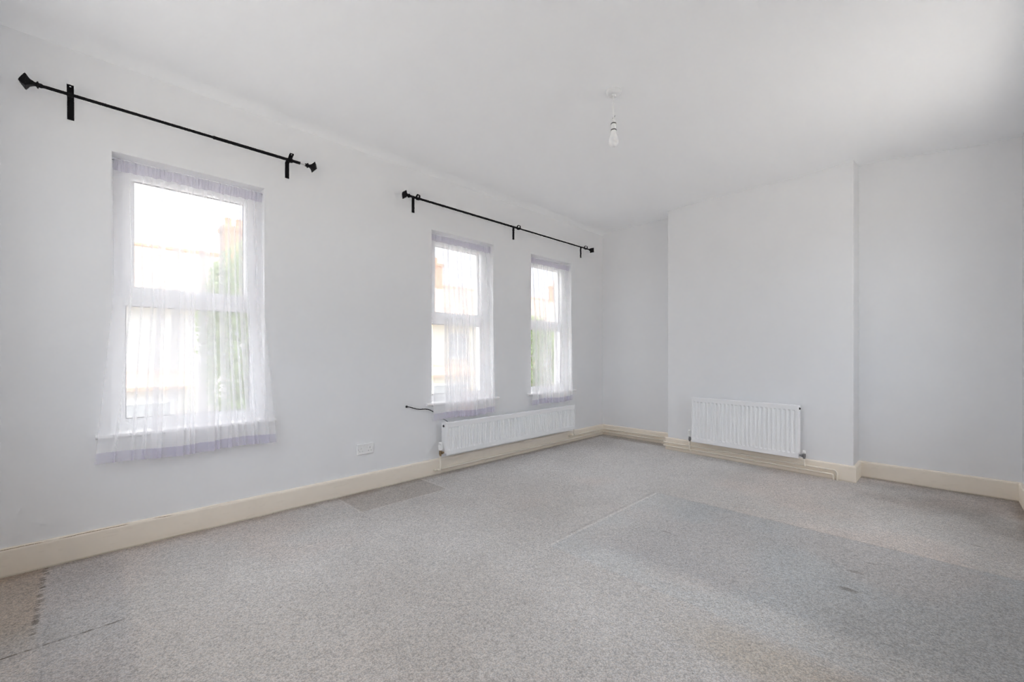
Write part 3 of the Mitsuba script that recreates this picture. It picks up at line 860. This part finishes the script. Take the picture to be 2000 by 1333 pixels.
obj('bulb_collar', lathe([(0, 2.459), (0.0266, 2.459), (0.0215, 2.474), (0.0170, 2.488), (0.0140, 2.503), (0, 2.503)], (px, py, 0), 'z', 36), M_PLASTIC, b)


# ------------------------------------------------------------------ the street outside (first floor: the ground lies 3.3 m below the room's floor)
GZ = -3.3


def brick_col(c1, c2, mortar, sx=4.4, sz=13.3):
    def fn(p, n, uv):
        u = (p.y + p.x) * sx
        v = p.z * sz
        row = dr.floor(v)
        u = u + 0.5 * (row - 2 * dr.floor(row / 2))
        fu, fv = u - dr.floor(u), v - row
        mj = dr.maximum(smoothstep(0.05, 0.0, fu), smoothstep(0.14, 0.0, fv))
        return mix(mix(c1, c2, cell_rand(dr.floor(u), row)), mortar, mj)
    return fn


def tile_col(c1, c2):
    def fn(p, n, uv):
        r = dr.floor(p.x * 5.2)
        u = p.y * 5.5 + 0.5 * (r - 2 * dr.floor(r / 2))
        s = smoothstep(0.0, 0.15, p.x * 5.2 - r) * smoothstep(0.0, 0.08, u - dr.floor(u))
        return mix(c1, c2, cell_rand(dr.floor(u), r, 3)) * (0.7 + 0.3 * s)
    return fn


M_RENDER = diffuse('white_render', (0.68, 0.67, 0.645))
M_CREAMR = diffuse('cream_render', (0.78, 0.73, 0.62))
M_BRICKO = diffuse('orange_brick', proc(brick_col((0.52, 0.33, 0.23), (0.60, 0.40, 0.28), (0.55, 0.50, 0.44))))
M_TILE = diffuse('pale_roof_tile', proc(tile_col((0.44, 0.37, 0.32), (0.52, 0.44, 0.38))))
M_TILEO = diffuse('orange_roof_tile', proc(tile_col((0.66, 0.48, 0.38), (0.72, 0.54, 0.43))))
M_RIDGE = diffuse('terracotta', (0.62, 0.36, 0.23))
M_ROAD = diffuse('asphalt', (0.24, 0.24, 0.24))
M_PAVE = diffuse('pavement', (0.52, 0.51, 0.49))
M_HOUSEGLASS = gloss('house_glass', (0.42, 0.44, 0.46), rough=0.08, spec=0.6)
M_DOOR = gloss('house_door', (0.10, 0.16, 0.22), rough=0.4)
M_BARK = diffuse('bark', (0.36, 0.31, 0.26))


def leaf(name, c):
    return mat(name, {'type': 'principledthin', 'base_color': rgb(*c), 'roughness': 0.5, 'diff_trans': 0.8, 'spec_trans': 0.0, 'eta': 1.3})


M_LEAF = leaf('leaf_green', (0.42, 0.50, 0.32))

struct('ground', cat(box((-40, -20, GZ - 0.3), (-WT - 0.01, 45, GZ - 0.12))), M_ROAD, label=None)
del labels['ground']
labels['ground'] = {'kind': 'structure', 'label': 'asphalt street below the windows'}
for (xa, xb, lab) in ((-4.0, -WT - 0.3, 'pavement along this side of the street below the windows'), (-14.2, -11.2, 'pavement on the far side of the street in front of the terraced houses')):
    obj('pavement', cbox((xa, -20, GZ - 0.12), (xb, 45, GZ), 0.02), M_PAVE, None, smooth=False)
labels['pavement'] = {'kind': 'structure', 'label': 'pavement along this side of the street below the windows'}
labels['pavement_001'] = {'kind': 'structure', 'label': 'pavement on the far side of the street in front of the terraced houses'}

M_BOUNCE = diffuse('pale_paving', (0.58, 0.57, 0.55))
gp = Polygon([(XR + WT + 0.01, -25), (45, -25), (45, 45), (XR + WT + 0.01, 45)]).union(sbox(-WT, -25, XR + WT + 0.02, YB - WT - 0.01))
scene['yard'] = mikit.ply(extrude_xy(gp, GZ - 0.3, GZ - 0.1), M_BOUNCE)  # added pale ground, reflects light up through the added windows
labels['yard'] = {'kind': 'structure', 'label': 'pale paved yard behind the house'}

FX = -14.2        # front wall of the houses opposite


def house(ya, yb, wall_m, roof_m, label, chimney=True, wins=(), bay=None):
    k = thing('terraced_house', label, 'house', 'terraced houses across the street')
    ez, rz, xr = 2.85, 5.2, -18.0
    wp = sbox(ya, GZ - 0.12, yb, ez)
    for (a, b, c, d) in wins:
        wp = wp.difference(sbox(a, c, b, d))
    obj('front_wall', extrude_yz(wp, FX - 0.3, FX), wall_m, k, smooth=False)
    body = Polygon([(FX - 0.3, GZ - 0.12), (FX - 0.3, ez - 0.15), (xr, rz - 0.25), (2 * xr - FX + 0.3, ez - 0.15), (2 * xr - FX + 0.3, GZ - 0.12)])
    for yy in (ya, yb - 0.2):
        obj('side_wall', extrude_xz(body, yy, yy + 0.2), wall_m, k, smooth=False)
    f = Polygon([(FX + 0.35, ez - 0.05), (FX + 0.35, ez - 0.15), (xr, rz - 0.12), (xr, rz)])
    bk = Polygon([(2 * xr - FX - 0.35, ez - 0.05), (2 * xr - FX - 0.35, ez - 0.15), (xr, rz - 0.12), (xr, rz)])
    r = obj('roof', cat(extrude_xz(f, ya, yb), extrude_xz(bk, ya, yb)), roof_m, k, smooth=False)
    n = int((yb - ya) / 0.45)
    for j in range(n):
        a = ya + (yb - ya) * j / n
        m = lathe([(0, 0), (0.125, 0), (0.13, 0.02), (0.125, 0.42), (0, 0.42)], (xr, a, rz - 0.02), 'y', 10)
        if j == 0:
            shp = mikit.ply(lathe([(0, 0), (0.125, 0), (0.13, 0.02), (0.125, 0.42), (0, 0.42)], (0, 0, 0), 'y', 10), M_RIDGE, smooth=30)
        obj('ridge_tile', None, None, r, shape=shp, to_world=T().translate((xr, a, rz - 0.02)))
    obj('gutter', tube([(FX + 0.40, ya, ez - 0.12), (FX + 0.40, yb, ez - 0.12)], 0.06, 8), M_RENDER, k)
    obj('fascia', box((FX + 0.0, ya, ez - 0.32), (FX + 0.34, yb, ez - 0.15)), M_RENDER, k, smooth=False)
    if chimney:
        ch = obj('chimney', cat(cbox((xr - 0.45, chimney - 0.42, rz - 0.6), (xr + 0.45, chimney + 0.42, 6.35), 0.02), cbox((xr - 0.52, chimney - 0.49, 6.25), (xr + 0.52, chimney + 0.49, 6.45), 0.03)), M_BRICKO, k, smooth=False)
        for dy in (-0.2, 0.2):
            obj('chimney_pot', lathe([(0, 0), (0.13, 0), (0.11, 0.30), (0.13, 0.34), (0.13, 0.40), (0.09, 0.40), (0, 0.38)], (xr, chimney + dy, 6.44), 'z', 14), M_RIDGE, ch)
    for (a, b, c, d) in wins:
        w = obj('window', extrude_yz(ring_poly(a, b, c, d, 0.08).union(sbox((a + b) / 2 - 0.03, c, (a + b) / 2 + 0.03, d)).union(sbox(a, (c + d) / 2 - 0.03, b, (c + d) / 2 + 0.03)), FX - 0.18, FX - 0.10), M_UPVC, k, smooth=False)
        obj('pane', box((FX - 0.16, a + 0.05, c + 0.05), (FX - 0.14, b - 0.05, d - 0.05)), M_HOUSEGLASS, w, smooth=False)
        obj('stone_sill', cbox((FX - 0.1, a - 0.08, c - 0.09), (FX + 0.07, b + 0.08, c), 0.01), M_RENDER, w, smooth=False)
    if bay:
        a, b = bay
        pr = Polygon([(FX, 0.60), (FX + 0.95, 0.12), (FX + 0.95, 0.02), (FX, 0.02)])
        obj('bay_roof', extrude_xz(pr, a, b), M_TILEO, k, smooth=False)
        obj('bay_window', box((FX, a + 0.25, GZ - 0.12), (FX + 0.75, b - 0.25, 0.02)), wall_m, k, smooth=False)
        bw = extrude_yz(ring_poly(a + 0.45, b - 0.45, -2.2, -0.3, 0.09), FX + 0.75, FX + 0.80)
        w = obj('window', bw, M_UPVC, k, smooth=False)
        obj('pane', box((FX + 0.755, a + 0.52, -2.12), (FX + 0.775, b - 0.52, -0.38)), M_HOUSEGLASS, w, smooth=False)


def house_row():
    specs = [(-7.0, -1.6, M_CREAMR, M_TILE, 'cream rendered terraced house at the far left of the row opposite', -2.2, ((-6.0, -4.8, 0.9, 2.3), (-3.9, -2.7, 0.9, 2.3)), (-6.2, -3.2)),
             (-1.6, 5.1, M_RENDER, M_TILE, 'white rendered terraced house across the street seen through the window nearest the camera', 4.5, ((-1.0, 0.2, 0.9, 2.2), (2.75, 3.95, 0.9, 2.2)), (-0.4, 2.4)),
             (5.1, 9.6, M_RENDER, M_TILEO, 'white terraced house with orange roof tiles beside the street tree', 9.0, ((5.5, 6.6, 0.9, 2.2), (7.4, 8.6, 0.9, 2.2)), (5.6, 8.6)),
             (9.6, 15.2, M_CREAMR, M_TILEO, 'cream rendered terraced house across the street seen through the middle window', 14.6, ((10.3, 11.5, 0.9, 2.2), (13.0, 14.2, 0.9, 2.2)), (11.0, 14.0)),
             (15.2, 20.8, M_RENDER, M_TILE, 'white terraced house between the two cream ones across the street', 20.2, ((15.9, 17.1, 0.9, 2.2), (18.6, 19.8, 0.9, 2.2)), (16.6, 19.6)),
             (20.8, 26.8, M_CREAMR, M_TILEO, 'cream terraced house with orange roof seen through the farthest window', 26.2, ((21.6, 22.8, 0.9, 2.2), (24.4, 25.6, 0.9, 2.2)), (22.2, 25.2))]
    for ya, yb, wm, rm, lab, ch, wins, bay in specs:
        house(ya, yb, wm, rm, lab, ch, wins, bay)


house_row()


def tree(cx, cy, cz, rx, rzv, n, seed, label):
    r = np.random.default_rng(seed)
    k = thing('street_tree', label, 'tree', 'street trees')
    path = [(cx, cy, GZ - 0.12), (cx + 0.05, cy - 0.03, GZ + 1.2), (cx - 0.04, cy + 0.05, cz - rzv * 0.5), (cx, cy, cz + rzv * 0.4)]
    obj('trunk', tube(path, [0.16, 0.13, 0.09, 0.03], 10), M_BARK, k, smooth=True)
    br = []
    for j in range(9):
        a = r.uniform(0, 6.28)
        z = cz - rzv * 0.6 + rzv * 1.1 * j / 9
        e = np.array([cx + math.cos(a) * rx * 0.7, cy + math.sin(a) * rx * 0.7, z + 0.5])
        br.append(tube([(cx, cy, z), (np.array([cx, cy, z]) + e) / 2 + [0, 0, 0.1], e], [0.05, 0.035, 0.012], 6))
    for m in br:
        obj('branch', m, M_BARK, k, smooth=True)
    pts = []
    while len(pts) < n:
        q = r.normal(size=3)
        q = q / np.linalg.norm(q) * r.uniform(0.35, 1.0) ** 0.5
        lump = meshkit.noise(np.array([q * 2.2 + seed]))[0]
        if lump > 0.36:
            pts.append(np.array([cx, cy, cz]) + q * [rx, rx, rzv])
    pts = np.array(pts)
    s = r.uniform(0.06, 0.12, n)[:, None]
    a = r.normal(size=(n, 3)); a /= np.linalg.norm(a, axis=1, keepdims=True)
    b = np.cross(a, r.normal(size=(n, 3))); b /= np.linalg.norm(b, axis=1, keepdims=True)
    V = np.stack([pts - a * s, pts + b * s * 0.45, pts + a * s, pts - b * s * 0.45], 1).reshape(-1, 3)
    i = np.arange(n)[:, None] * 4
    F = np.vstack([i + [0, 1, 2], i + [0, 2, 3]])
    kk = obj('foliage', trimesh.Trimesh(V, F, process=False), M_LEAF, k, smooth=False)
    labels[kk] = {'label': 'loose crown of small green leaves', 'kind': 'stuff'}


tree(-9.2, 3.2, 1.5, 1.35, 2.6, 9000, 11, 'leafy green street tree seen through the right half of the window nearest the camera')
tree(-9.2, 13.6, 0.8, 1.4, 2.0, 7000, 12, 'leafy green street tree farther along the pavement seen through the farthest window')
